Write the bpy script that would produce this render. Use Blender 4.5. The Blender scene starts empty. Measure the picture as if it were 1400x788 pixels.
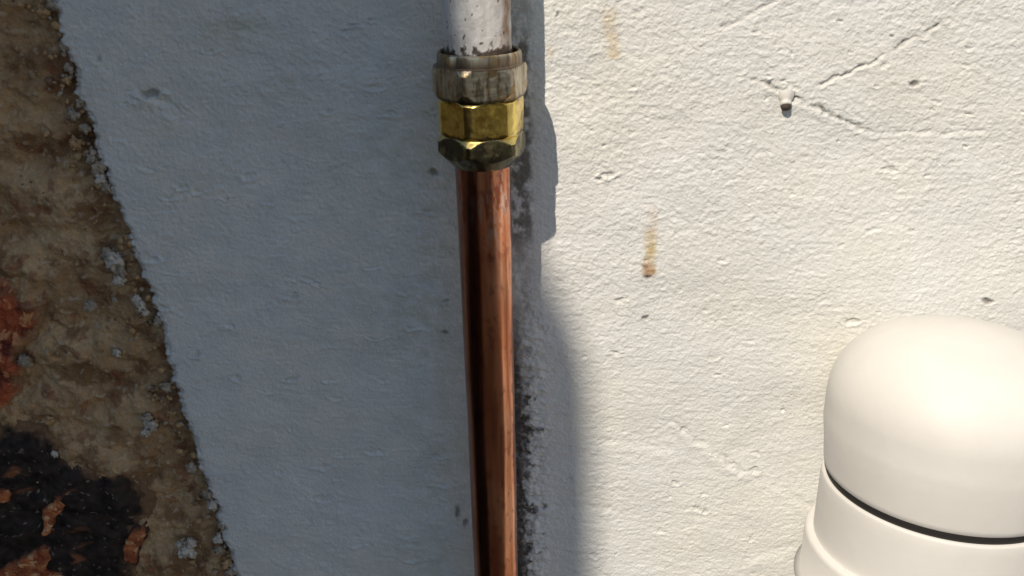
import bpy, bmesh, math, random
import numpy as np
from mathutils import Vector, Matrix

random.seed(4)
rng = np.random.default_rng(4)
scene = bpy.context.scene
COL = scene.collection
R = math.radians

# ------------------------------------------------------------------ camera
D, PITCH, F = 0.395, R(22.0), 1300.0          # camera distance to the wall, pitch, focal length in photo pixels (1400 wide)
GROUND = -1.20
cam = bpy.data.cameras.new('camera')
cam.sensor_width = 36.0
cam.lens = 36.0 * F / 1400.0
cam.clip_start, cam.clip_end = 0.01, 200.0
camo = bpy.data.objects.new('camera', cam)
COL.objects.link(camo)
camo.location = (0, -D, 0)
camo.rotation_euler = (R(90) - PITCH, 0, 0)
scene.camera = camo

# ------------------------------------------------------------------ sky, sun, exposure
TO_SUN = Vector((-0.50, -1.0, 1.20)).normalized()
ELEV = math.asin(TO_SUN.z)
AZ = math.atan2(TO_SUN.x, TO_SUN.y)
w = bpy.data.worlds.new('World')
scene.world = w
w.use_nodes = True
nt = w.node_tree
nt.nodes.clear()
sky = nt.nodes.new('ShaderNodeTexSky')
sky.sky_type = 'NISHITA'
sky.sun_disc = False
sky.dust_density = 0.2
sky.ozone_density = 0.6
sky.sun_elevation = ELEV
sky.sun_rotation = AZ % (2 * math.pi)
bg = nt.nodes.new('ShaderNodeBackground')
bg.inputs["Strength"].default_value = 0.082
out = nt.nodes.new('ShaderNodeOutputWorld')
nt.links.new(sky.outputs[0], bg.inputs[0])
nt.links.new(bg.outputs[0], out.inputs[0])
sun = bpy.data.lights.new('sun', 'SUN')
sun.energy = 4.15
sun.angle = R(0.5)
sun.color = (1.0, 0.875, 0.73)
suno = bpy.data.objects.new('sun', sun)
COL.objects.link(suno)
suno.rotation_euler = TO_SUN.to_track_quat('Z', 'Y').to_euler()
suno.location = (-2, -3, 4)
vs = scene.view_settings
vs.view_transform = 'Standard'
vs.look = 'None'
vs.exposure = 0.0
vs.gamma = 1.0
vs.use_curve_mapping = False

# ------------------------------------------------------------------ helpers
cp, sp = math.cos(PITCH), math.sin(PITCH)

def at(px, py, y=0.0):
    """the point where the sight line through a photo pixel meets the plane Y = y"""
    a, b = (px - 700.0) / F, (py - 394.0) / F
    ry, rz = cp - b * sp, -sp - b * cp
    k = (y + D) / ry
    return Vector((a * k, y, rz * k))

def pix(x, y, z):
    yy = y + D
    dep = yy * cp - z * sp
    up = yy * sp + z * cp
    return 700.0 + F * x / dep, 394.0 - F * up / dep

def sstep(a, b, x):
    t = np.clip((x - a) / (b - a), 0, 1)
    return t * t * (3 - 2 * t)

_perm = np.random.default_rng(11).permutation(4096).astype(np.int64)
_ang = np.random.default_rng(12).random(4096) * 2 * np.pi
_gx, _gy = np.cos(_ang), np.sin(_ang)

def noise2(x, y, seed=0):
    xi, yi = np.floor(x).astype(np.int64), np.floor(y).astype(np.int64)
    xf, yf = x - xi, y - yi
    def g(i, j):
        h = _perm[(_perm[(i + seed * 131) & 4095] + j + seed * 17) & 4095]
        return _gx[h] * (xf - (i - xi)) + _gy[h] * (yf - (j - yi))
    u = xf * xf * xf * (xf * (xf * 6 - 15) + 10)
    v = yf * yf * yf * (yf * (yf * 6 - 15) + 10)
    a = g(xi, yi) * (1 - u) + g(xi + 1, yi) * u
    b = g(xi, yi + 1) * (1 - u) + g(xi + 1, yi + 1) * u
    return (a * (1 - v) + b * v) * 1.5

def fbm(x, y, octv=4, seed=0, gain=0.5):
    s, a, f = 0.0, 1.0, 1.0
    for o in range(octv):
        s = s + a * noise2(x * f + o * 7.3, y * f - o * 3.1, seed + o)
        a *= gain
        f *= 2.03
    return s

def polydist(X, Y, pts):
    """distance to a polyline, signed side (positive below on the photo), parameter 0..1 along it"""
    best = np.full(X.shape, 1e9)
    side = np.zeros(X.shape)
    par = np.zeros(X.shape)
    n = len(pts) - 1
    for i in range(n):
        (x0, y0), (x1, y1) = pts[i], pts[i + 1]
        dx, dy = x1 - x0, y1 - y0
        L2 = dx * dx + dy * dy
        t = np.clip(((X - x0) * dx + (Y - y0) * dy) / L2, 0, 1)
        ex, ey = X - x0 - t * dx, Y - y0 - t * dy
        d = np.hypot(ex, ey)
        m = d < best
        best = np.where(m, d, best)
        side = np.where(m, np.sign(dx * ey - dy * ex) * (1 if dx > 0 else -1), side)
        par = np.where(m, (i + t) / n, par)
    return best, side, par

def link(name, me, mat, parent=None, smooth=True):
    o = bpy.data.objects.new(name, me)
    COL.objects.link(o)
    if mat:
        me.materials.append(mat)
    if parent:
        o.parent = parent
    if smooth:
        me.shade_smooth()
    return o

def raw_mesh(name, verts, faces, colors=None):
    """verts Nx3, faces Mx4 (numpy) -> mesh with an optional vertex colour attribute"""
    me = bpy.data.meshes.new(name)
    verts = np.asarray(verts, dtype=np.float32)
    faces = np.asarray(faces, dtype=np.int32)
    me.vertices.add(len(verts))
    me.vertices.foreach_set('co', verts.ravel())
    m, k = faces.shape
    me.loops.add(m * k)
    me.loops.foreach_set('vertex_index', faces.ravel())
    me.polygons.add(m)
    me.polygons.foreach_set('loop_start', np.arange(0, m * k, k, dtype=np.int32))
    me.polygons.foreach_set('loop_total', np.full(m, k, dtype=np.int32))
    me.update(calc_edges=True)
    if colors is not None:
        at_ = me.color_attributes.new('tint', 'FLOAT_COLOR', 'POINT')
        c = np.ones((len(verts), 4), dtype=np.float32)
        c[:, :3] = colors
        at_.data.foreach_set('color', c.ravel())
    return me

def grid_faces(nr, nc, wrap=False, flip=False):
    i = np.arange(nr - 1)[:, None]
    j = np.arange(nc if wrap else nc - 1)[None, :]
    j2 = (j + 1) % nc
    f = np.stack([i * nc + j, i * nc + j2, (i + 1) * nc + j2, (i + 1) * nc + j], axis=-1).reshape(-1, 4)
    return f[:, ::-1] if flip else f

def tag(o, label=None, cat=None, kind=None, group=None):
    if label: o['label'] = label
    if cat: o['category'] = cat
    if kind: o['kind'] = kind
    if group: o['group'] = group
    return o

def empty(name, loc, label, cat):
    o = bpy.data.objects.new(name, None)
    o.empty_display_size = 0.03
    COL.objects.link(o)
    o.location = loc
    return tag(o, label, cat)

def material(name, base=(0.8, 0.8, 0.8), rough=0.6, metal=0.0, attr=False, bump=(), vary=0.0, vary_scale=60.0,
             rough_vary=0.0, spec=0.5, stretch=(1, 1, 1)):
    """bump: list of (noise scale per metre, strength metres, detail)"""
    m = bpy.data.materials.new(name)
    m.use_nodes = True
    t = m.node_tree
    b = t.nodes['Principled BSDF']
    b.inputs['Roughness'].default_value = rough
    b.inputs['Metallic'].default_value = metal
    b.inputs['Specular IOR Level'].default_value = spec
    tc = t.nodes.new('ShaderNodeTexCoord')
    mp = t.nodes.new('ShaderNodeMapping')
    mp.inputs['Scale'].default_value = stretch
    t.links.new(tc.outputs['Object'], mp.inputs['Vector'])
    vec = mp.outputs[0]
    if attr:
        a = t.nodes.new('ShaderNodeAttribute')
        a.attribute_name = 'tint'
        col = a.outputs['Color']
    else:
        c = t.nodes.new('ShaderNodeRGB')
        c.outputs[0].default_value = (*base, 1)
        col = c.outputs[0]
    if vary > 0:
        n = t.nodes.new('ShaderNodeTexNoise')
        n.inputs['Scale'].default_value = vary_scale
        n.inputs['Detail'].default_value = 6
        n.inputs['Roughness'].default_value = 0.65
        t.links.new(vec, n.inputs['Vector'])
        r = t.nodes.new('ShaderNodeMapRange')
        r.inputs['From Min'].default_value = 0.25
        r.inputs['From Max'].default_value = 0.75
        r.inputs['To Min'].default_value = 1 - vary
        r.inputs['To Max'].default_value = 1 + vary
        t.links.new(n.outputs[0], r.inputs['Value'])
        mx = t.nodes.new('ShaderNodeMix')
        mx.data_type = 'RGBA'
        mx.blend_type = 'MULTIPLY'
        mx.inputs[0].default_value = 1.0
        t.links.new(col, mx.inputs[6])
        t.links.new(r.outputs[0], mx.inputs[7])
        col = mx.outputs[2]
        if rough_vary > 0:
            r2 = t.nodes.new('ShaderNodeMapRange')
            r2.inputs['From Min'].default_value = 0.3
            r2.inputs['From Max'].default_value = 0.7
            r2.inputs['To Min'].default_value = rough + rough_vary
            r2.inputs['To Max'].default_value = max(0.05, rough - rough_vary)
            t.links.new(n.outputs[0], r2.inputs['Value'])
            t.links.new(r2.outputs[0], b.inputs['Roughness'])
    t.links.new(col, b.inputs['Base Color'])
    prev = None
    for sc, st, det in bump:
        n = t.nodes.new('ShaderNodeTexNoise')
        n.inputs['Scale'].default_value = sc
        n.inputs['Detail'].default_value = det
        t.links.new(vec, n.inputs['Vector'])
        bp = t.nodes.new('ShaderNodeBump')
        bp.inputs['Strength'].default_value = 1.0
        bp.inputs['Distance'].default_value = st
        t.links.new(n.outputs[0], bp.inputs['Height'])
        if prev:
            t.links.new(prev.outputs[0], bp.inputs['Normal'])
        prev = bp
    if prev:
        t.links.new(prev.outputs[0], b.inputs['Normal'])
    return m

M_PAINT = material('masonry_paint', rough=0.62, attr=True, vary=0.04, vary_scale=900, bump=[(900, 0.00042, 4)], spec=0.35)
M_MORTAR = material('old_mortar', rough=0.92, attr=True, vary=0.2, vary_scale=700, bump=[(900, 0.0008, 6)], spec=0.15)
M_BRICK = material('broken_brick', rough=0.8, attr=True, vary=0.25, vary_scale=500, bump=[(700, 0.0008, 6)], spec=0.3)
M_BURNT = material('burnt_brick', rough=0.8, attr=True, vary=0.3, vary_scale=400, bump=[(350, 0.0004, 5)], spec=0.3)
M_PIPEPAINT = material('old_pipe_paint', rough=0.45, attr=True, vary=0.05, vary_scale=500, bump=[(500, 0.0003, 3)])
M_COPPER = material('weathered_copper', rough=0.22, metal=1.0, attr=True, vary=0.05, vary_scale=200, rough_vary=0.04,
                    bump=[(450, 0.00003, 3)], stretch=(1, 1, 0.25))
M_BRASS = material('bright_brass', rough=0.2, metal=1.0, attr=True, vary=0.12, vary_scale=250, rough_vary=0.06,
                   bump=[(300, 0.00012, 4)], stretch=(1, 1, 0.8))
M_NUT = material('tarnished_brass', rough=0.34, metal=1.0, attr=True, vary=0.22, vary_scale=260, rough_vary=0.08,
                 bump=[(400, 0.00018, 4)], stretch=(1, 1, 0.35))
M_PLASTIC = material('white_plastic', base=(0.735, 0.725, 0.685), rough=0.5, vary=0.05, vary_scale=30, bump=[(160, 0.00012, 2)], spec=0.28)
M_GROOVE = material('groove_black', base=(0.015, 0.013, 0.012), rough=0.7)
M_RUST = material('rusty_steel', base=(0.06, 0.045, 0.035), rough=0.8, vary=0.4, vary_scale=900)
M_GROUND = material('damp_earth', base=(0.024, 0.019, 0.015), rough=0.95, vary=0.2, vary_scale=14, bump=[(120, 0.002, 5)])  # damp dark earth, kept dark to dim its reflection in the copper
M_SLAB = material('dark_render', base=(0.085, 0.055, 0.04), rough=0.9, vary=0.2, vary_scale=8, bump=[(60, 0.003, 5)])

# ------------------------------------------------------------------ ground
bm = bmesh.new()
bmesh.ops.create_grid(bm, x_segments=8, y_segments=8, size=40)
me = bpy.data.meshes.new('ground'); bm.to_mesh(me); bm.free()
g = link('ground', me, M_GROUND, smooth=False)
g.location = (0, 0, GROUND)
tag(g, kind='structure')

# ------------------------------------------------------------------ the wall: painted render, broken away at one side to show mortar and brick
wall = empty('wall', (0, 0, GROUND), 'old masonry wall in thick white masonry paint, broken away to bare mortar and brick', 'wall')
WL = Vector(wall.location)

EDGE = [(70, 0), (100, 100), (128, 190), (151, 262), (186, 352), (206, 405), (238, 520), (265, 605), (297, 700), (323, 788)]
ez = np.array([at(*p).z for p in EDGE])[::-1]
ex = np.array([at(*p).x for p in EDGE])[::-1]
def edge_x(z):
    e = np.interp(z, ez, ex)
    e = e + np.where(z > ez[-1], (z - ez[-1]) * (ex[-1] - ex[-2]) / (ez[-1] - ez[-2]), 0)
    e = e + np.where(z < ez[0], (z - ez[0]) * (ex[1] - ex[0]) / (ez[1] - ez[0]), 0)
    return e

def spaced(a, b, step, lo, hi, grow=1.35, apron=(0, 0), astep=0.0012):
    mid = list(np.arange(a - apron[0], a, astep)) + list(np.arange(a, b, step)) + list(np.arange(b + astep * 0.5, b + apron[1], astep))
    left, s, x = [], step, mid[0]
    while x > lo:
        s = min(s * grow, 0.05); x -= s; left.append(x)
    right, s, x = [], step, mid[-1]
    while x < hi:
        s = min(s * grow, 0.05); x += s; right.append(x)
    return np.array(left[::-1] + mid + right)

zs = spaced(-0.330, -0.026, 0.00043, GROUND, 1.3, apron=(0.07, 0.11))
zs[0] = GROUND
ss = spaced(0.0, 0.435, 0.00044, -0.0001, 1.6, apron=(0, 0.22))
ss = ss[ss >= 0]
ss[0] = 0
# a few columns that fold the broken edge back into the wall
fold = np.array([0.0, 0.0, 0.0004, 0.0006])
fold_y = np.array([0.014, 0.006, 0.0026, 0.0010])
S = np.concatenate([fold * 0 - 0.0, ss])
Z, SS = np.meshgrid(zs, S, indexing='ij')
zmm = zs * 1000
jag = 0.0017 * fbm(zmm / 11.0, zmm * 0 + 3.3, 4, 5, 0.6) + 0.0007 * fbm(zmm / 2.0, zmm * 0 + 8.3, 3, 9)
X = edge_x(Z) + jag[:, None] + SS
PX, PY = pix(X, 0.0, Z)
xm, zm = X * 1000, Z * 1000

# relief in millimetres, positive = out of the wall
und = 0.9 * fbm(xm / 70, zm / 55, 3, 21)
st1 = fbm(xm / 3.0, zm / 2.3, 4, 31, 0.5)
st2 = fbm(xm / 9.0, zm / 1.9, 3, 41, 0.5)           # brush strokes lying across
wx, wz = xm + 1.6 * noise2(xm / 6, zm / 6, 51), zm + 1.2 * noise2(xm / 6, zm / 6, 52)
cel = fbm(wx / 4.6, wz / 3.6, 3, 61, 0.55)
lower = sstep(300, 560, PY + 40 * fbm(xm / 40, zm / 40, 2, 71))
patch = 0.5 + 0.5 * np.clip(1.6 * fbm(xm / 38, zm / 26, 3, 75), -1, 1)
H = und + (0.17 - 0.07 * lower) * st1 + (0.03 + 0.035 * lower) * st2 + (0.27 - 0.09 * lower) * (0.35 + 0.65 * patch) * np.clip(cel - 0.05, 0, 2)
gr = fbm(xm / 1.9 + 3, zm / 1.7, 3, 65, 0.6)
H = H + (0.16 - 0.07 * lower) * (0.5 + 0.8 * patch) * np.where(gr > 0, gr, 0.7 * gr) 
# torn flakes: small steps
fl = fbm(wx / 9, wz / 6.5, 3, 81, 0.6)
H = H + 0.13 * sstep(0.36, 0.40, fl) - 0.12 * sstep(0.50, 0.53, fbm(wx / 8 + 40, wz / 5, 3, 83, 0.6))
# trowel ridges low on the right
H = H + 0.06 * lower * np.clip(fbm(xm / 22 - zm / 60, zm / 2.6 + xm / 14, 2, 91), 0, 1)

colr = np.empty(X.shape + (3,))
tone = 1 + 0.035 * fbm(xm / 25, zm / 18, 4, 101) + 0.02 * st1
colr[:] = np.array([0.735, 0.745, 0.718])
warm = np.clip(fbm(xm / 60, zm / 50, 3, 103), -1, 1)[..., None]
colr = colr * (1 + np.array([0.01, 0.0, -0.03]) * warm)
colr *= tone[..., None]

def blend(mask, c):
    global colr
    m_ = np.clip(mask, 0, 1)[..., None]
    colr = colr * (1 - m_) + np.array(c) * m_

jx, jy = 3.5 * fbm(xm / 6, zm / 6, 4, 111, 0.6), 3.5 * fbm(xm / 6, zm / 6, 4, 112, 0.6)
QX, QY = PX + jx, PY + jy
def crack(pts, wpx, depth, lip, dirt=0.0, fade=0.15):
    global H
    d, s, p = polydist(QX, QY, pts)
    k = sstep(0, fade, p) * sstep(0, fade, 1 - p) * np.clip(0.75 + 0.9 * fbm(xm / 6, zm / 6, 2, 117), 0.15, 1.3)
    H = H - depth * k * np.exp(-(d / wpx) ** 2) + lip * k * np.exp(-((d - 2.4 * wpx) / (2.4 * wpx)) ** 2) * (s > 0)
    if dirt:
        blend(dirt * k * np.exp(-(d / (0.8 * wpx)) ** 2), (0.20, 0.18, 0.15))
crack([(1308, 22), (1265, 45), (1215, 72), (1160, 100), (1092, 124)], 2.1, 1.0, 0.15, 0.55)
crack([(1005, 102), (1060, 120), (1092, 138), (1125, 152), (1160, 168), (1200, 185)], 2.7, 1.15, 0.5, 0.6)
crack([(1195, 184), (1240, 180), (1300, 182), (1372, 176)], 2.6, 0.45, 0.15, 0.1)
crack([(975, 44), (1020, 22), (1075, -8)], 3.0, 0.65, 0.15, 0.25)
crack([(915, 575), (955, 602), (1000, 635), (1045, 660)], 3.4, 0.75, 0.38, 0.12)
crack([(1045, 655), (1100, 690), (1130, 700)], 4, 0.25, 0.2)
crack([(800, 600), (850, 604), (930, 618)], 4, 0.25, 0.2)
crack([(1005, 770), (1060, 752), (1095, 742)], 5, 0.3, 0.3)
crack([(370, 86), (450, 92), (560, 94)], 5, 0.30, 0.28)
crack([(735, 690), (800, 694), (850, 696)], 4, 0.3, 0.2)
crack([(180, 120), (215, 135), (250, 160)], 5, 0.9, 1.0)
crack([(420, 690), (470, 690), (520, 705)], 6, 0.3, 0.35)
crack([(370, 750), (450, 768), (520, 790)], 7, 0.2, 0.35)
def pit(px, py, rx, ry, depth, lip=0.2, dirt=0.5):
    global H
    q = np.hypot((QX - px) / rx, (QY - py) / ry)
    H = H - depth * np.exp(-q ** 4) + lip * np.exp(-((q - 1.5) / 0.5) ** 2) * (QY > py)
    blend(dirt * np.exp(-q ** 4), (0.13, 0.11, 0.09))
pit(1250, 114, 7, 5, 1.2, 0.3, 0.75)
pit(830, 240, 9, 4, 1.0, 0.45, 0.15)
pit(822, 247, 6, 3, 0.7, 0.3, 0.1)
pit(1351, 412, 7, 3.5, 1.3, 0.2, 0.8)
pit(882, 435, 3.5, 3, 0.9, 0.1, 0.85)
pit(1218, 48, 4, 3, 0.8, 0.1, 0.4)
pit(1217, 232, 10, 4, 0.8, 0.3, 0.1)
pit(1190, 315, 10, 3, 0.6, 0.25, 0.05)
pit(1165, 440, 12, 3.5, 0.8, 0.3, 0.1)
pit(1034, 44, 5, 3, 0.6, 0.2, 0.2)
pit(763, 20, 3, 4, 0.6, 0.1, 0.7)
pit(1032, 646, 7, 4, 0.9, 0.3, 0.15)
pit(135, 80, 5, 5, 0.7, 0.2, 0.4)
pit(205, 128, 13, 4, 1.6, 1.0, 0.5)
pit(592, 237, 7, 6, 0.8, 0.1, 0.85)
pit(607, 455, 4, 4, 0.6, 0.1, 0.85)
pit(626, 700, 5, 8, 0.7, 0.1, 0.8)
pit(636, 716, 4, 5, 0.6, 0.1, 0.7)
pit(745, 693, 3, 5, 0.6, 0.1, 0.8)
pit(440, 682, 14, 5, 0.7, 0.4, 0.1)
for _ in range(90):
    pit(random.uniform(770, 1400), random.uniform(0, 780), random.uniform(2.5, 6), random.uniform(2, 3.2), random.uniform(0.3, 0.7), 0.2, random.uniform(0, 0.15))
for _ in range(60):
    pit(random.uniform(150, 620), random.uniform(0, 780), random.uniform(3, 10), random.uniform(1.6, 3.5), random.uniform(0.5, 1.1), 0.5, random.choice([0, 0, 0, 0.1, 0.2]))

# dirt and old paint blobs on the wall behind the pipe
gap = 700 + 12 * sstep(0, 788, PY)
nz = fbm(xm / 5, zm / 7, 4, 121, 0.6)
along = np.clip(0.7 + 1.2 * fbm(zm / 15, zm * 0 + 4, 3, 125), 0.0, 1.25)
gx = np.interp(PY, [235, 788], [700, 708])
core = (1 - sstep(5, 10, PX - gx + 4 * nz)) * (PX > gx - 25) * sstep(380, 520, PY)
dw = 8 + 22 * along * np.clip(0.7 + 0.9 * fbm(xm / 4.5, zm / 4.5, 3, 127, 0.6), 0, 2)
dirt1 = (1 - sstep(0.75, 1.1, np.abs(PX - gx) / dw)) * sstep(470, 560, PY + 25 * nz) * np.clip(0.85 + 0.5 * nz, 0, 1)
dirt2 = sstep(0.15, 0.8, np.exp(-((PX - 712) / 15.0) ** 2) * (0.8 + 0.8 * nz)) * sstep(30, 70, PY) * (1 - sstep(300, 360, PY))
dirt3 = 0.35 * np.exp(-((PX - 716) / 14.0) ** 2) * np.clip(0.6 + nz, 0, 1)
dirt4 = 0.5 * np.exp(-((PX - 690) / 22.0) ** 2) * np.clip(0.5 + nz, 0, 1)
behind = np.exp(-((PX - 724) / 22.0) ** 2) * sstep(330, 560, PY)
H = H + behind * (1.7 * fbm(xm / 5.5, zm / 4.0, 4, 131, 0.6) + 0.5)
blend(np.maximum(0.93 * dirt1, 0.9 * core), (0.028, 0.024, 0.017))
blend(0.75 * dirt2, (0.075, 0.062, 0.045))
blend(dirt3, (0.16, 0.14, 0.11))
blend(dirt4, (0.18, 0.16, 0.12))
light_lump = sstep(0.35, 0.6, fbm(xm / 4, zm / 3, 3, 135)) * behind
blend(0.8 * light_lump, (0.5, 0.48, 0.42))
mott = np.clip(fbm(xm / 16, zm / 11, 4, 137, 0.55), -1, 1)[..., None]
left_side = (1 - sstep(600, 760, PX))[..., None]
colr = colr * (1 + left_side * mott * np.array([0.07, 0.055, 0.04]))
alg = np.exp(-((PX - 325) / 60) ** 2 - ((PY - 40) / 26) ** 2) + 0.8 * np.exp(-((PX - 390) / 30) ** 2 - ((PY - 110) / 30) ** 2) + 0.55 * np.exp(-((PX - 600) / 45) ** 2) * sstep(60, 160, PY) \
    + 0.6 * np.exp(-((PX - 520) / 60) ** 2 - ((PY - 200) / 60) ** 2) + 0.5 * np.exp(-((PX - 540) / 60) ** 2 - ((PY - 430) / 60) ** 2)
blend(0.55 * alg * np.clip(0.5 + 1.1 * fbm(xm / 9, zm / 6, 4, 139, 0.6), 0, 1), (0.50, 0.52, 0.40))
# rusty runs and stains
def stain(px, y0, y1, wpx, c, k, grow=0.0):
    t = np.clip((PY - y0) / (y1 - y0), 0, 1)
    ww = wpx * (0.95 + 0.25 * fbm(xm / 3, zm / 3, 2, 141)) * (1 + grow * t)
    m_ = np.exp(-((PX - px - 2.5 * noise2(zm / 6, zm * 0, 142)) / ww) ** 4) * sstep(y0 - 4, y0 + 12, PY) * (1 - sstep(y1 - 4, y1 + 2, PY))
    blend(k * m_ * np.clip(0.85 + 0.45 * fbm(xm / 4, zm / 5, 3, 143), 0, 1.2), c)
stain(889, 312, 374, 8.5, (0.56, 0.45, 0.24), 0.85)
stain(886, 352, 379, 8.5, (0.38, 0.20, 0.09), 0.8)
stain(892, 280, 318, 8, (0.66, 0.56, 0.46), 0.45)
stain(833, 8, 52, 12, (0.64, 0.57, 0.43), 0.8)
stain(839, 42, 82, 10, (0.65, 0.57, 0.42), 0.75)
stain(752, 60, 82, 6, (0.55, 0.42, 0.26), 0.5)
pit(885, 379, 6, 3, 0.7, 0.1, 0.85)
# a grubby patina towards the broken edge
ed = np.exp(-SS / 0.0022) * np.clip(0.55 + 0.9 * fbm(xm / 4, zm / 4, 3, 151), 0, 1)
blend(0.7 * ed, (0.45, 0.42, 0.36))

inside = (1 - sstep(0.60, 0.655, SS)) * (1 - sstep(0.05, 0.084, Z)) * sstep(-0.40, -0.37, Z)
H = und + (H - und) * inside
Yout = -H / 1000.0
# roll the broken edge over and back
roll = 0.0016 * (1 - sstep(0.0, 0.0022, SS)) * np.clip(0.7 + fbm(xm / 3, zm / 3, 2, 155), 0.2, 1.5)
Yout = Yout + roll
nf = len(fold)
for i in range(nf):
    rough = 0.0012 * fbm(zmm / 3.0, zmm * 0 + i * 2.7, 3, 160 + i)
    Yout[:, i] = Yout[:, nf] + fold_y[i]
    X[:, i] = X[:, nf] + rough - 0.0006 * (i + 1) * 0.5
    colr[:, i] = np.array([0.42, 0.37, 0.29])
V = np.stack([X, Yout, Z - GROUND], axis=-1).reshape(-1, 3)
me = raw_mesh('painted_render', V, grid_faces(*X.shape), colr.reshape(-1, 3))
link('painted_render', me, M_PAINT, wall)

# bare mortar where the render has fallen off
zs2 = spaced(-0.330, -0.026, 0.00055, GROUND, 1.3, apron=(0.06, 0.09))
zs2[0] = GROUND
xs2 = spaced(-0.330, -0.085, 0.00055, -1.6, 0.0, apron=(0.08, 0))
ZM, XM = np.meshgrid(zs2, xs2, indexing='ij')
XE = edge_x(ZM)
keep_lim = XE + 0.03
XM = np.minimum(XM, keep_lim)
MX, MY = pix(XM, 0.004, ZM)
xm, zm = XM * 1000, ZM * 1000
HM = 3.6 * fbm(xm / 26, zm / 22, 3, 201) + 1.5 * fbm(xm / 10, zm / 9, 5, 211, 0.55) + 0.30 * np.abs(fbm(xm / 2.4, zm / 2.4, 3, 221, 0.6))
peb = sstep(0.42, 0.62, fbm(xm / 3.6, zm / 3.6, 2, 231))
HM = HM + 0.5 * peb
near_edge = np.exp(-np.abs(XM - XE) / 0.007)
HM = HM - 5.0 * near_edge * (0.6 + 0.7 * fbm(xm / 10, zm / 12, 2, 235))
for hx, hy, hr, hd in [(102, 192, 15, 4.5), (118, 205, 10, 4), (146, 300, 13, 4), (152, 330, 10, 4), (75, 20, 9, 3.5), (86, 60, 8, 3), (225, 548, 14, 4.5), (178, 395, 9, 3),
                       (258, 650, 12, 3.5), (190, 452, 10, 3), (300, 735, 10, 3), (60, 430, 20, 2.5), (95, 455, 22, 2), (50, 215, 22, 2.0)]:
    HM = HM - hd * np.exp(-((np.hypot(MX - hx, (MY - hy) * 0.75) + 6 * fbm(xm / 5, zm / 5, 2, 281)) / hr) ** 2)
YM = 0.0050 - HM / 1000.0
YM = np.where(XM > XE - 0.0005, np.maximum(YM, 0.0075), YM)
YM = np.where(XM > XE + 0.002, 0.016, YM)
cm = np.empty(XM.shape + (3,)); MT = 0.98
cm[:] = (0.43, 0.272, 0.142)
k = np.clip(0.5 + 0.9 * fbm(xm / 30, zm / 26, 4, 241, 0.5), 0, 1)[..., None]
cm = cm * (1 - k) + np.array((0.60, 0.42, 0.24)) * k
k = sstep(0.0, 0.7, fbm(xm / 22, zm / 18, 5, 251, 0.6))[..., None] * 0.75
cm = cm * (1 - k) + np.array((0.20, 0.105, 0.05)) * k
k = (peb * 0.55)[..., None]
cm = cm * (1 - k) + np.array((0.62, 0.50, 0.36)) * k
k = (sstep(0.45, 0.6, fbm(xm / 13 + 9, zm / 13, 3, 261, 0.6)) * 0.5)[..., None]
cm = cm * (1 - k) + np.array((0.24, 0.07, 0.035)) * k
k = (near_edge * np.clip(0.3 + fbm(xm / 5, zm / 7, 3, 271), 0, 1))[..., None]
cm = cm * (1 - k) + np.array((0.12, 0.08, 0.05)) * k  # shade of the gap beside the render edge, put into the mortar colour
cm = np.clip(cm * MT, 0, 0.75)
V = np.stack([XM, YM, ZM - GROUND], axis=-1).reshape(-1, 3)
me = raw_mesh('mortar', V, grid_faces(*XM.shape), cm.reshape(-1, 3))
link('mortar', me, M_MORTAR, wall)

# broken bricks standing in the mortar: each a closed rough lump with its own outline
def lump(name, outline, base_y, high, mat, colour_fn, seed, label=None, rough=(1.3, 0.6)):
    pts = [at(px, py, base_y) for px, py in outline]
    cx = sum(p.x for p in pts) / len(pts)
    cz = sum(p.z for p in pts) / len(pts)
    n = 640
    P = np.array([(p.x - cx, p.z - cz) for p in pts] + [(pts[0].x - cx, pts[0].z - cz)])
    seg = np.hypot(*np.diff(P, axis=0).T)
    cum = np.concatenate([[0], np.cumsum(seg)])
    u = np.linspace(0, cum[-1], n, endpoint=False)
    bx, bz = np.interp(u, cum, P[:, 0]), np.interp(u, cum, P[:, 1])
    rings = np.concatenate([np.linspace(0.0, 0.9, 84), np.linspace(0.91, 1.0, 12)])
    RR, BX = np.meshgrid(rings, bx, indexing='ij')
    _, BZ = np.meshgrid(rings, bz, indexing='ij')
    ang = np.arctan2(BZ, BX)
    x, z = cx + BX * RR, cz + BZ * RR
    xm_, zm_ = x * 1000, z * 1000
    x = x + 0.0014 * fbm(xm_ / 5, zm_ / 5, 3, seed) * RR
    z = z + 0.0014 * fbm(xm_ / 5, zm_ / 5, 3, seed + 1) * RR
    h = high * 1000 * (1 - sstep(0.72, 1.0, RR)) + (rough[0] * fbm(xm_ / 16, zm_ / 11, 4, seed + 2, 0.48) + rough[1] * np.abs(fbm(xm_ / 4, zm_ / 4, 3, seed + 3))) * (1 - 0.6 * sstep(0.85, 1, RR))
    y = base_y - h / 1000
    col = colour_fn(xm_, zm_, RR, h)
    vs_ = np.stack([x, y, z], -1).reshape(-1, 3)
    f = grid_faces(len(rings), n, wrap=True)
    # back skirt so the lump is closed
    last = vs_[-n:] + np.array([0, 0.02, 0])
    b0 = len(vs_)
    vs_ = np.concatenate([vs_, last])
    j = np.arange(n); j2 = (j + 1) % n
    f = np.concatenate([f, np.stack([b0 - n + j, b0 - n + j2, b0 + j2, b0 + j], -1)])
    col = np.concatenate([col.reshape(-1, 3), np.tile(np.array([[0.1, 0.06, 0.04]]), (n, 1))])
    o_ = vs_ - np.array([WL.x, WL.y, WL.z])
    o = link(name, raw_mesh(name, o_, f[:, ::-1], col), mat, wall)
    if label:
        o['label'] = label
    return o

def mix(a, b, k):
    k = np.clip(k, 0, 1)[..., None]
    return np.array(a) * (1 - k) + np.array(b) * k if np.ndim(a) == 1 else a * (1 - k) + np.array(b) * k

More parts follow.
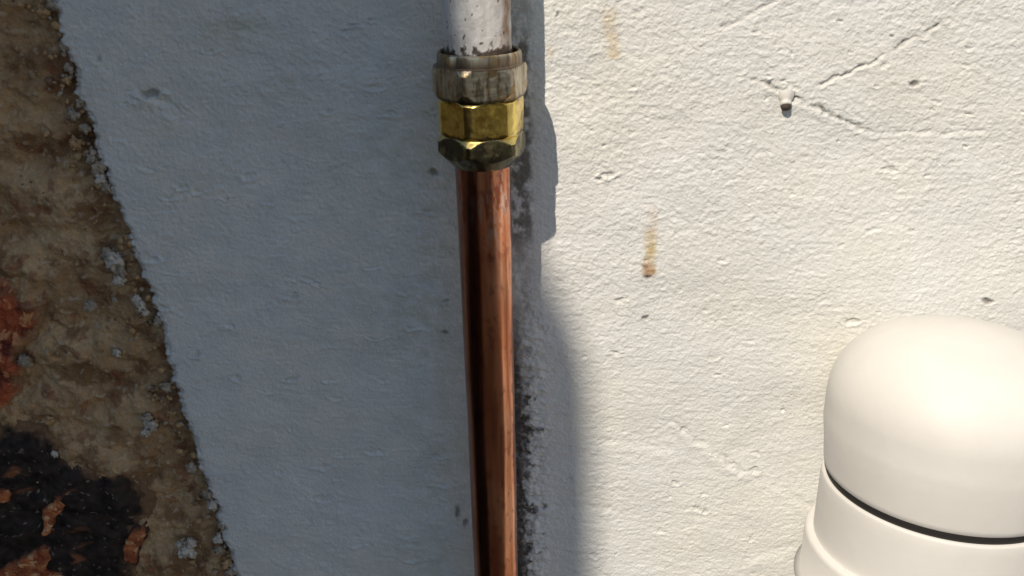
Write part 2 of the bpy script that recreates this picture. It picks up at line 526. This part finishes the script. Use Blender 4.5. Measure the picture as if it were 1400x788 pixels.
def red_col(x, z, r, h):
    c = mix((0.46, 0.11, 0.045), (0.17, 0.04, 0.025), 0.5 + 1.3 * fbm(x / 8, z / 14, 4, 301, 0.6))
    c = mix(c, (0.66, 0.30, 0.13), sstep(0.2, 0.6, fbm(x / 6, z / 9, 4, 311, 0.6)))
    return mix(c, (0.34, 0.20, 0.105), sstep(0.72, 1.0, r + 0.12 * fbm(x / 7, z / 7, 3, 317)))
BXL = at(84, 690).x * 1000
def burnt_col(x, z, r, h):
    c = mix((0.016, 0.012, 0.010), (0.048, 0.033, 0.027), 0.5 + 0.8 * fbm(x / 7, z / 6, 4, 321, 0.6))
    band = sstep(0.38, 0.75, fbm((x + z * 0.9) / 22, (z - x * 0.4) / 8, 3, 331, 0.5))
    c = mix(c, (0.36, 0.13, 0.055), band * 0.62 * sstep(0.22, 0.4, r) * (1 - 0.92 * sstep(BXL, BXL + 14, x)))
    c = mix(c, (0.50, 0.44, 0.38), 0.45 * sstep(0.74, 0.86, fbm(x / 3.0, z / 3.0, 3, 341, 0.6)))
    return mix(c, (0.24, 0.14, 0.075), sstep(0.84, 1.0, r + 0.08 * fbm(x / 6, z / 6, 3, 345)))
def orange_col(x, z, r, h):
    c = mix((0.56, 0.19, 0.07), (0.30, 0.08, 0.035), 0.5 + 0.9 * fbm(x / 9, z / 6, 4, 351, 0.6))
    c = mix(c, (0.70, 0.40, 0.20), sstep(0.25, 0.6, fbm(x / 6, z / 4, 3, 361)))
    return mix(c, (0.06, 0.035, 0.03), sstep(0.75, 0.97, r))

lump('brick', [(-170, 300), (-60, 330), (0, 372), (36, 388), (62, 412), (56, 452), (30, 480), (34, 515), (22, 555), (2, 575), (-70, 580), (-170, 570)],
     0.005, 0.0040, M_BRICK, red_col, 300, 'orange red broken brick face above the blackened one', rough=(3.2, 1.1))
lump('brick', [(-260, 590), (-120, 575), (-40, 586), (20, 574), (62, 588), (92, 622), (128, 640), (158, 650), (178, 642), (200, 662), (210, 692), (200, 722),
               (188, 748), (186, 800), (150, 900), (-40, 960), (-240, 940)],
     0.0035, 0.0030, M_BURNT, burnt_col, 320, 'blackened burnt brick with rusty orange seams', rough=(1.7, 0.08))
lump('brick_chip', [(-30, 782), (6, 768), (40, 752), (66, 738), (78, 748), (70, 772), (96, 784), (110, 800), (40, 840), (-30, 840)],
     0.002, 0.0035, M_BRICK, orange_col, 350)
lump('brick_chip', [(60, 690), (88, 672), (96, 684), (78, 706), (72, 730), (60, 735)], 0.002, 0.0030, M_BRICK, orange_col, 353)
lump('brick_chip', [(-8, 668), (14, 664), (18, 674), (10, 684), (-8, 684)], 0.002, 0.0034, M_BRICK, orange_col, 356)
lump('brick_chip', [(168, 742), (182, 720), (200, 712), (206, 724), (194, 744), (186, 772), (170, 768)], 0.003, 0.0030, M_BRICK, orange_col, 359)

# crumbs of plaster and stone caught along the broken edge
def pebble_mesh(name, seed, c0, size):
    bm = bmesh.new()
    bmesh.ops.create_icosphere(bm, subdivisions=3, radius=1.0)
    co = np.array([v.co[:] for v in bm.verts])
    r = 1 + 0.7 * fbm(co[:, 0] * 1.3 + seed, co[:, 1] * 1.3 + co[:, 2] * 1.7, 3, seed % 900) + 0.2 * fbm(co[:, 0] * 4 + seed, co[:, 2] * 4 + co[:, 1] * 3, 2, seed % 700)
    co = co * r[:, None] * size
    f = np.array([[v.index for v in fc.verts] for fc in bm.faces])
    bm.free()
    col = np.clip(np.array(c0)[None, :] * (1 + 0.35 * fbm(co[:, 0] / size * 2, co[:, 2] / size * 2 + co[:, 1] / size, 3, seed % 500)[:, None]), 0.02, 0.8)
    return co, f, col

def crumb(px, py, spx, c, seed, y=0.0022, label=None):
    p = at(px, py, y)
    size = spx * 0.00029
    co, f, col = pebble_mesh('crumb', seed, c, size)
    co = co * np.array([1, 0.8, 1.1]) + np.array([p.x, y, p.z - GROUND])
    o = link('crumb', raw_mesh('crumb', co, f, col), M_MORTAR, wall)
    if label: o['label'] = label
    return o
W1, W2, T1 = (0.62, 0.57, 0.49), (0.42, 0.36, 0.28), (0.50, 0.33, 0.17)
for i, (px, py, s, c) in enumerate([(157, 358, 13, W1), (166, 372, 8, W2), (193, 418, 8, W1), (135, 228, 10, W2), (138, 244, 9, W1), (100, 158, 8, W2), (92, 110, 6, T1),
        (207, 582, 10, W1), (200, 572, 8, W2), (256, 752, 10, W1), (262, 742, 8, W1), (252, 742, 7, W2), (291, 690, 9, W1), (303, 718, 8, W2), (300, 752, 9, W2),
        (228, 530, 8, W2), (212, 545, 6, T1), (123, 418, 9, W2), (160, 483, 6, W1), (34, 494, 10, W2), (75, 622, 5, W1), (262, 640, 8, W2), (176, 330, 9, T1),
        (60, 15, 8, T1), (87, 66, 6, W2), (311, 770, 10, T1), (68, 576, 7, T1), (216, 440, 7, W2), (104, 196, 9, T1), (148, 350, 9, W2), (163, 384, 8, W1), (126, 216, 8, W2), (146, 256, 8, W2), (186, 410, 7, W1), (198, 428, 6, W1), (200, 592, 7, W1), (249, 757, 7, W1), (262, 757, 8, W1), (246, 745, 6, W1), (110, 140, 6, W2), (116, 176, 7, W2), (316, 782, 9, W2), (298, 736, 8, W1), (284, 676, 7, W2), (72, 5, 8, W2), (95, 95, 6, W2)]):
    crumb(px, py, s, c, 17 * i + 3, 0.0016 if c is not T1 else 0.003)
# the finest grit, nobody could count it
allv, allf, allc, nb = [], [], [], 0
for i in range(300):
    if i < 170:
        py = random.uniform(-30, 800)
        ex_ = float(np.interp(py, [p[1] for p in EDGE], [p[0] for p in EDGE]))
        px = ex_ - abs(random.gauss(0, 24)) - 2
        s = random.choice([1.6, 2.4, 3.2, 4.2, 5.5])
    else:
        px, py, s = random.uniform(-20, 250), random.uniform(0, 780), random.uniform(1.0, 2.6)
    ex_ = float(np.interp(py, [p[1] for p in EDGE], [p[0] for p in EDGE]))
    if px > ex_ - 1:
        continue
    y = 0.0015 + 0.0018 * random.random()
    p = at(px, py, y)
    bm = bmesh.new()
    bmesh.ops.create_icosphere(bm, subdivisions=1, radius=1.0)
    co = np.array([v.co[:] for v in bm.verts]) * (1 + 0.3 * rng.standard_normal((len(bm.verts), 1))) * s * 0.00031
    f = np.array([[v.index for v in fc.verts] for fc in bm.faces]); bm.free()
    allv.append(co + np.array([p.x, y, p.z - GROUND])); allf.append(f + nb); nb += len(co)
    c = random.choice([W2, T1, T1, T1, (0.26, 0.17, 0.10), (0.34, 0.23, 0.14)])
    allc.append(np.tile(np.array([c]), (len(co), 1)))
grit = link('grit', raw_mesh('grit', np.concatenate(allv), np.concatenate(allf), np.concatenate(allc)), M_MORTAR, wall)
grit['kind'] = 'stuff'

# ------------------------------------------------------------------ lathe builder
def lathe(name, prof, mat, parent, n=128, colour=None, radial=None, offs=None):
    """prof: list of (r, z); radial(theta, z, r) may change the radius; colour(theta, z, r) gives an Nx3 tint"""
    prof = np.array(prof, dtype=float)
    th = np.linspace(0, 2 * np.pi, n, endpoint=False)
    RR, TH = np.meshgrid(prof[:, 0], th, indexing='ij')
    ZZ, _ = np.meshgrid(prof[:, 1], th, indexing='ij')
    if radial is not None:
        RR = radial(TH, ZZ, RR)
    Xc, Yc = RR * np.cos(TH), RR * np.sin(TH)
    if offs is not None:
        dx, dy = offs(ZZ)
        Xc, Yc = Xc + dx, Yc + dy
    v = np.stack([Xc, Yc, ZZ], -1).reshape(-1, 3)
    c = colour(TH, ZZ, RR).reshape(-1, 3) if colour is not None else None
    return link(name, raw_mesh(name, v, grid_faces(len(prof), n, wrap=True), c), mat, parent)

# ------------------------------------------------------------------ the water pipe: painted pipe, compression coupling, copper pipe
T = at(660.5, 235, -0.0240)
B = at(678.5, 788, -0.0205)
ax = (T - B).normalized()
O = T + ax * 0.0265                                # middle of the coupling
pipe = empty('water_pipe', O, 'copper water pipe joined by a brass compression coupling to an old white painted pipe', 'pipe')
q = Vector((0, 0, 1)).rotation_difference(ax)
pipe.rotation_mode = 'QUATERNION'
pipe.rotation_quaternion = q
FRONT = -math.pi / 2

def tint(base, a, b, th, z, fx, fz, seed, lo=0.0, hi=0.5):
    return mix(mix(base, a, 0.5 + 0.9 * fbm(th * fx, z * 1000 / fz, 4, seed, 0.6)), b, sstep(lo, hi, fbm(th * fx * 1.7 + 5, z * 1000 / fz + 9, 4, seed + 7, 0.6)))

# copper pipe
def cop_col(th, z, r):
    c = mix((0.66, 0.26, 0.135), (0.76, 0.37, 0.225), 0.5 + 0.9 * fbm(np.cos(th) * 1.2 + 4, z * 1000 / 40, 3, 401, 0.5))
    c = mix(c, (0.42, 0.14, 0.075), 0.6 * sstep(0.05, 0.5, fbm(th * 2.2 + 3, z * 1000 / 55, 4, 411, 0.5)))
    c = mix(c, (0.66, 0.47, 0.40), 0.75 * sstep(0.10, 0.4, fbm(th * 3 + 8, z * 1000 / 11, 4, 421, 0.6)) * sstep(-0.062, -0.045, z))
    c = mix(c, (0.30, 0.07, 0.04), 0.7 * sstep(0.15, 0.4, fbm(th * 4 + 2, z * 1000 / 14, 4, 422, 0.6)) * sstep(-0.075, -0.045, z))
    c = mix(c, (0.16, 0.07, 0.045), 0.45 * sstep(0.45, 0.6, fbm(th * 3 + 18, z * 1000 / 7, 4, 423, 0.6)))
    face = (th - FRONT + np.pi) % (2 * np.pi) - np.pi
    dark_left = (1 - sstep(-0.8, 0.5, face + 0.30 * fbm(th * 3, z * 1000 / 60, 3, 425))) * np.clip(0.8 + 0.4 * fbm(th * 6, z * 1000 / 40, 3, 427), 0, 1)  # tint grows darker towards the left of the pipe, broken by noise
    return mix(c, (0.24, 0.085, 0.045), 0.8 * dark_left)
zc = np.concatenate([np.arange(-0.012, -0.27, -0.0008), np.arange(-0.27, -0.95, -0.02)])
lean = ax.y / ax.z
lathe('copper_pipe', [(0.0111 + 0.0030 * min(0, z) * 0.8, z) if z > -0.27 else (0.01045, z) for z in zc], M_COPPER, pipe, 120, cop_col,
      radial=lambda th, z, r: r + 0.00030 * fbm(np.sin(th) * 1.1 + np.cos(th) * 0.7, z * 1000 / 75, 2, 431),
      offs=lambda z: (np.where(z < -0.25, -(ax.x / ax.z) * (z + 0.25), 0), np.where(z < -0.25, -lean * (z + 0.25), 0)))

# painted pipe above
def pp_col(th, z, r):
    c = np.empty(th.shape + (3,)); c[:] = (0.76, 0.755, 0.735)
    c = mix(c, (0.62, 0.60, 0.57), 0.4 + 0.8 * fbm(th * 3, z * 1000 / 15, 4, 441, 0.6))
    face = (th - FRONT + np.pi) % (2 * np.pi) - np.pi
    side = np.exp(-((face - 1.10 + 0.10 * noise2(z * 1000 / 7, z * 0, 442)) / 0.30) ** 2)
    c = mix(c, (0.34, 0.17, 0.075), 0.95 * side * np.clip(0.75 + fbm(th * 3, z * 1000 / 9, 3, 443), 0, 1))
    chips = sstep(0.40, 0.50, fbm(th * 7, z * 1000 / 3.0, 4, 451, 0.55) + 0.55 * (1 - sstep(0.0205, 0.029, z)) + 0.22 * np.exp(-((face - 0.85) / 0.35) ** 2) - 0.42)
    c = mix(c, (0.13, 0.095, 0.07), chips)
    base = 1 - sstep(0.0226, 0.0238, z - 0.0026 * fbm(th * 4, z * 1000 / 5, 3, 461, 0.6))
    c = mix(c, (0.07, 0.048, 0.035), 0.95 * base)
    return c
zp = np.concatenate([np.arange(0.012, 0.075, 0.00045), np.arange(0.075, 1.2, 0.02)])
lathe('painted_pipe', [(0.0130, z) for z in zp], M_PIPEPAINT, pipe, 160, pp_col,
      offs=lambda z: (-0.0007 * sstep(0.012, 0.03, z), 0 * z),
      radial=lambda th, z, r: r + 0.00022 * fbm(np.cos(th) * 3 + np.sin(th) * 2, z * 1000 / 9, 3, 471))

# coupling
coup = bpy.data.objects.new('coupling', None); COL.objects.link(coup); coup.parent = pipe
def hexr(th, apo, rot, rnd=0.97):
    a = (th - rot) % (np.pi / 3) - np.pi / 6
    return np.minimum(apo / np.cos(a), apo / math.cos(np.pi / 6) * rnd)
def hexpart(name, z0, z1, apo, rot, mat, colour, cham0, cham1, bore, lip=None, rnd=0.97):
    """hexagon between z0 (low) and z1 (high); cham = (radius at the end face, slope) turned on each end"""
    zz = np.concatenate([np.linspace(z0, z0 + 0.004, 22), np.linspace(z0 + 0.0042, z1 - 0.0042, 14), np.linspace(z1 - 0.004, z1, 22)])
    prof = [(bore, z0 + 0.001), (bore, z0)] + [(cham0[0] * 0.97, z0)] + [(1.0, z) for z in zz] + [(cham1[0] * 0.97, z1)]
    if lip:
        for rr, dz in lip:
            prof.append((rr, z1 + dz))
    prof += [(bore, prof[-1][1]), (bore, z1 - 0.006)]
    def rad(th, z, r):
        h = hexr(th, apo, rot, rnd)
        c0 = cham0[0] + (z - z0) * cham0[1]
        c1 = cham1[0] + (z1 - z) * cham1[1]
        body = np.minimum(h, np.minimum(c0, c1)) + 0.00007 * fbm(th * 4, z * 1000 / 3, 3, 481)
        return np.where(r > 0.5, body, r)
    o = lathe(name, prof, mat, coup, 240, colour, radial=rad)
    o.data.set_sharp_from_angle(angle=R(28))
    return o
ROT = FRONT - R(17)
def bare_glint_edge(th, z, r, apo, rot):
    return sstep(0.00008, 0.00022, hexr(th, apo, rot) - r)
def nut_col(th, z, r):
    c = mix((0.46, 0.40, 0.29), (0.58, 0.53, 0.43), 0.5 + 0.8 * fbm(th * 4, z * 1000 / 12, 3, 501, 0.5))
    c = mix(c, (0.36, 0.23, 0.085), 0.75 * sstep(0.10, 0.5, fbm(th * 2.5 + 2, z * 1000 / 9, 3, 505)))
    c = mix(c, (0.20, 0.155, 0.10), 0.8 * sstep(0.18, 0.5, fbm(th * 9 + 1, z * 1000 / 14, 4, 507, 0.6)))
    c = mix(c, (0.07, 0.055, 0.035), 0.8 * (1 - sstep(0.0047, 0.0058, z + 0.0008 * fbm(th * 6, z * 0, 2, 509))))
    c = mix(c, (0.17, 0.12, 0.085), 0.85 * sstep(0.0158, 0.0168, z) * (1 - sstep(0.0196, 0.0204, z)))
    return c
def nut2_col(th, z, r):
    c = mix((0.12, 0.11, 0.068), (0.32, 0.27, 0.14), sstep(-0.1, 0.5, fbm(th * 2.2 + 1, z * 1000 / 9, 4, 511, 0.55)))
    c = mix(c, (0.07, 0.062, 0.04), 0.8 * sstep(0.12, 0.5, fbm(th * 5, z * 1000 / 5, 4, 515, 0.6)))
    return mix(c, (0.82, 0.66, 0.24), 0.95 * bare_glint_edge(th, z, r, 0.0158, ROT + R(2)) * (z > -0.0165))
def brass_col(th, z, r):
    c = mix((0.95, 0.73, 0.20), (0.84, 0.58, 0.12), 0.5 + 0.8 * fbm(th * 3, z * 1000 / 9, 3, 521, 0.5))
    c = mix(c, (0.50, 0.30, 0.06), 0.6 * sstep(0.12, 0.55, fbm(th * 3 + 5, z * 1000 / 4, 4, 525, 0.6)))
    c = mix(c, (0.10, 0.07, 0.03), 0.85 * (sstep(0.0028, 0.0042, z + 0.0008 * fbm(th * 5, z * 0, 3, 527)) + 1 - sstep(-0.0094, -0.0084, z + 0.0008 * fbm(th * 5, z * 0, 3, 529))))
    return mix(c, (0.95, 0.78, 0.28), 0.7 * bare_glint_edge(th, z, r, 0.0157, ROT + R(4)) * (z < 0.0042))  # highlight along the chamfers put into the brass tint
up_nut = hexpart('nut', 0.0045, 0.0166, 0.01655, ROT, M_NUT, nut_col, (0.0172, 0.5), (0.0176, 0.4), 0.01325,
        lip=[(0.0170, 0.0000), (0.0164, 0.0005), (0.0163, 0.0034), (0.0160, 0.0045), (0.0154, 0.0050), (0.0148, 0.0046), (0.0144, 0.0016)])
hexpart('body', -0.0100, 0.0060, 0.0157, ROT + R(4), M_BRASS, brass_col, (0.0162, 0.7), (0.0146, 0.75), 0.0113, rnd=0.935)
hexpart('nut', -0.0232, -0.0098, 0.01580, ROT + R(2), M_NUT, nut2_col, (0.0117, 0.95), (0.0155, 0.75), 0.0112)['label'] = 'darker greenish nut round the copper pipe'
up_nut['label'] = 'dull grey brown nut round the painted pipe'
lathe('olive_ring', [(0.0130, 0.0172), (0.0146, 0.0172), (0.0145, 0.0182), (0.0138, 0.0188), (0.0130, 0.0186)], M_RUST, coup, 96)

# ------------------------------------------------------------------ soil vent pipe with its domed cap
CY = -0.0532
CR = 0.0472
c0 = at(1285.5, 654.2, CY)
vent = empty('vent_pipe', c0, 'white plastic vent pipe with a domed cap and a dark seam', 'vent pipe')
vent.rotation_euler = (R(-3.8), R(1.2), 0)
def arc(cx, cz, rr, a0, a1, n):
    return [(cx + rr * math.cos(R(a0 + (a1 - a0) * i / n)), cz + rr * math.sin(R(a0 + (a1 - a0) * i / n))) for i in range(n + 1)]
HT, CRN = 0.0685, 0.0350
prof = [(CR - 0.004, 0.0012), (CR - 0.0006, 0.0012), (CR, 0.0017), (CR + 0.0004, 0.004), (CR + 0.0012, 0.012)] + [(CR + 0.0026, z) for z in np.linspace(0.022, HT - CRN, 5)]
prof += [(CR + 0.0026 - CRN + CRN * math.cos(R(a)), HT - CRN + CRN * 0.92 * math.sin(R(a))) for a in range(4, 80, 4)]
rl, zl = prof[-1]
for i in range(1, 14):
    t = i / 13
    prof.append((max(rl * (1 - t), 0.00002), zl + 0.0042 * (1 - (1 - t) ** 2)))
lathe('cap', prof, M_PLASTIC, vent, 160)
lathe('groove_ring', [(CR - 0.006, -0.0025), (CR - 0.0012, -0.0025), (CR - 0.0008, -0.001), (CR - 0.0008, 0.001), (CR - 0.0012, 0.0030), (CR - 0.006, 0.003)], M_GROOVE, vent, 128)  # near-flush black ring stands in for the shade in the open groove
lathe('pipe_body', [(CR - 0.005, -0.0021), (CR - 0.0002, -0.0021), (CR + 0.0002, -0.0024), (CR + 0.0004, -0.0034)] + [(CR + 0.0006, z) for z in np.linspace(-0.006, -0.03, 8)] + [(CR, -0.10), (CR, -0.40)], M_PLASTIC, vent, 160)
lathe('socket', [(CR + 0.0002, -0.0312), (CR + 0.0026, -0.0310), (CR + 0.0036, -0.0316), (CR + 0.0041, -0.0332), (CR + 0.0041, -0.052), (CR + 0.0066, -0.054), (CR + 0.0002, -0.058)], M_PLASTIC, vent, 160)

# ------------------------------------------------------------------ paint-covered nail standing out of the wall
p = at(1074, 135, 0)
nail = empty('nail', p, 'stubby nail thick with white paint at the crossing of two cracks', 'nail')
nail.scale = (0.80, 0.80, 0.75)
d = Vector((0.0, -1.0, -1.5)).normalized()
nail.rotation_mode = 'QUATERNION'
nail.rotation_quaternion = Vector((0, 0, 1)).rotation_difference(d)
lathe('painted_shank', [(0.0050, -0.003), (0.0040, 0.0002), (0.0030, 0.0012), (0.0028, 0.0022), (0.0030, 0.0030), (0.0027, 0.0038), (0.0020, 0.0041)], M_PLASTIC, nail, 32,
      radial=lambda th, z, r: r * (1 + 0.10 * fbm(np.cos(th) * 2, np.sin(th) * 2 + z * 300, 2, 601)))
lathe('rusty_end', [(0.0022, 0.0034), (0.0025, 0.0044), (0.0024, 0.0056), (0.0019, 0.0064), (0.0011, 0.0068), (0.00001, 0.0069)], M_RUST, nail, 32)

# ------------------------------------------------------------------ unseen slab, added and outlined to throw the broad soft shadow
EDGE_SH = [(685, -140), (697, -20), (705, 85), (716, 230), (734, 330), (758, 392), (790, 455), (807, 525), (812, 620), (813, 790)]
YB = -1.35
kk = -YB / -TO_SUN.y
pts = []
for px, py in EDGE_SH:
    a = at(px, py)
    s = a + TO_SUN * kk
    pts.append((s.x, s.z))
top_dx = (pts[0][0] - pts[1][0]) / (pts[0][1] - pts[1][1])
outl = [(pts[0][0] + top_dx * 0.7, pts[0][1] + 0.7)] + pts + [(pts[-1][0], GROUND), (-3.2, GROUND), (-3.2, pts[0][1] + 0.7)]
bm = bmesh.new()
va = [bm.verts.new((x, 0, z - GROUND)) for x, z in outl]
vb = [bm.verts.new((x - 0.25, -0.22, z - GROUND)) for x, z in outl]
n = len(outl)
bm.faces.new(va); bm.faces.new(vb[::-1])
for i in range(n):
    bm.faces.new((va[i], vb[i], vb[(i + 1) % n], va[(i + 1) % n]))
bmesh.ops.recalc_face_normals(bm, faces=bm.faces)
me = bpy.data.meshes.new('shadow_slab'); bm.to_mesh(me); bm.free()
slab = link('shadow_slab', me, M_SLAB, smooth=False)
slab.location = (0, YB, GROUND)
tag(slab, 'tall unseen brown slab with a curved end, added to shade the pipe', 'shadow caster')

# ------------------------------------------------------------------ unseen sunlit white wall, added at the right for the copper to mirror
bm = bmesh.new()
bmesh.ops.create_cube(bm, size=1.0)
for v in bm.verts:
    v.co = Vector((v.co.x * 0.24, v.co.y * 2.2, (v.co.z + 0.5) * 3.0))
bmesh.ops.bevel(bm, geom=bm.edges[:], offset=0.012, segments=2, affect='EDGES')
me = bpy.data.meshes.new('reflector_wall'); bm.to_mesh(me); bm.free()
sw = link('reflector_wall', me, material('reflector_paint', base=(0.58, 0.57, 0.55), rough=0.8, vary=0.06, vary_scale=12, bump=[(90, 0.002, 5)]), smooth=False)
sw.location = (2.0, -1.13, GROUND)
tag(sw, 'unseen white wall in full sun, added to brighten the reflection in the copper', 'side wall')
for o in (wall, slab, sw):
    o['kind'] = 'thing'
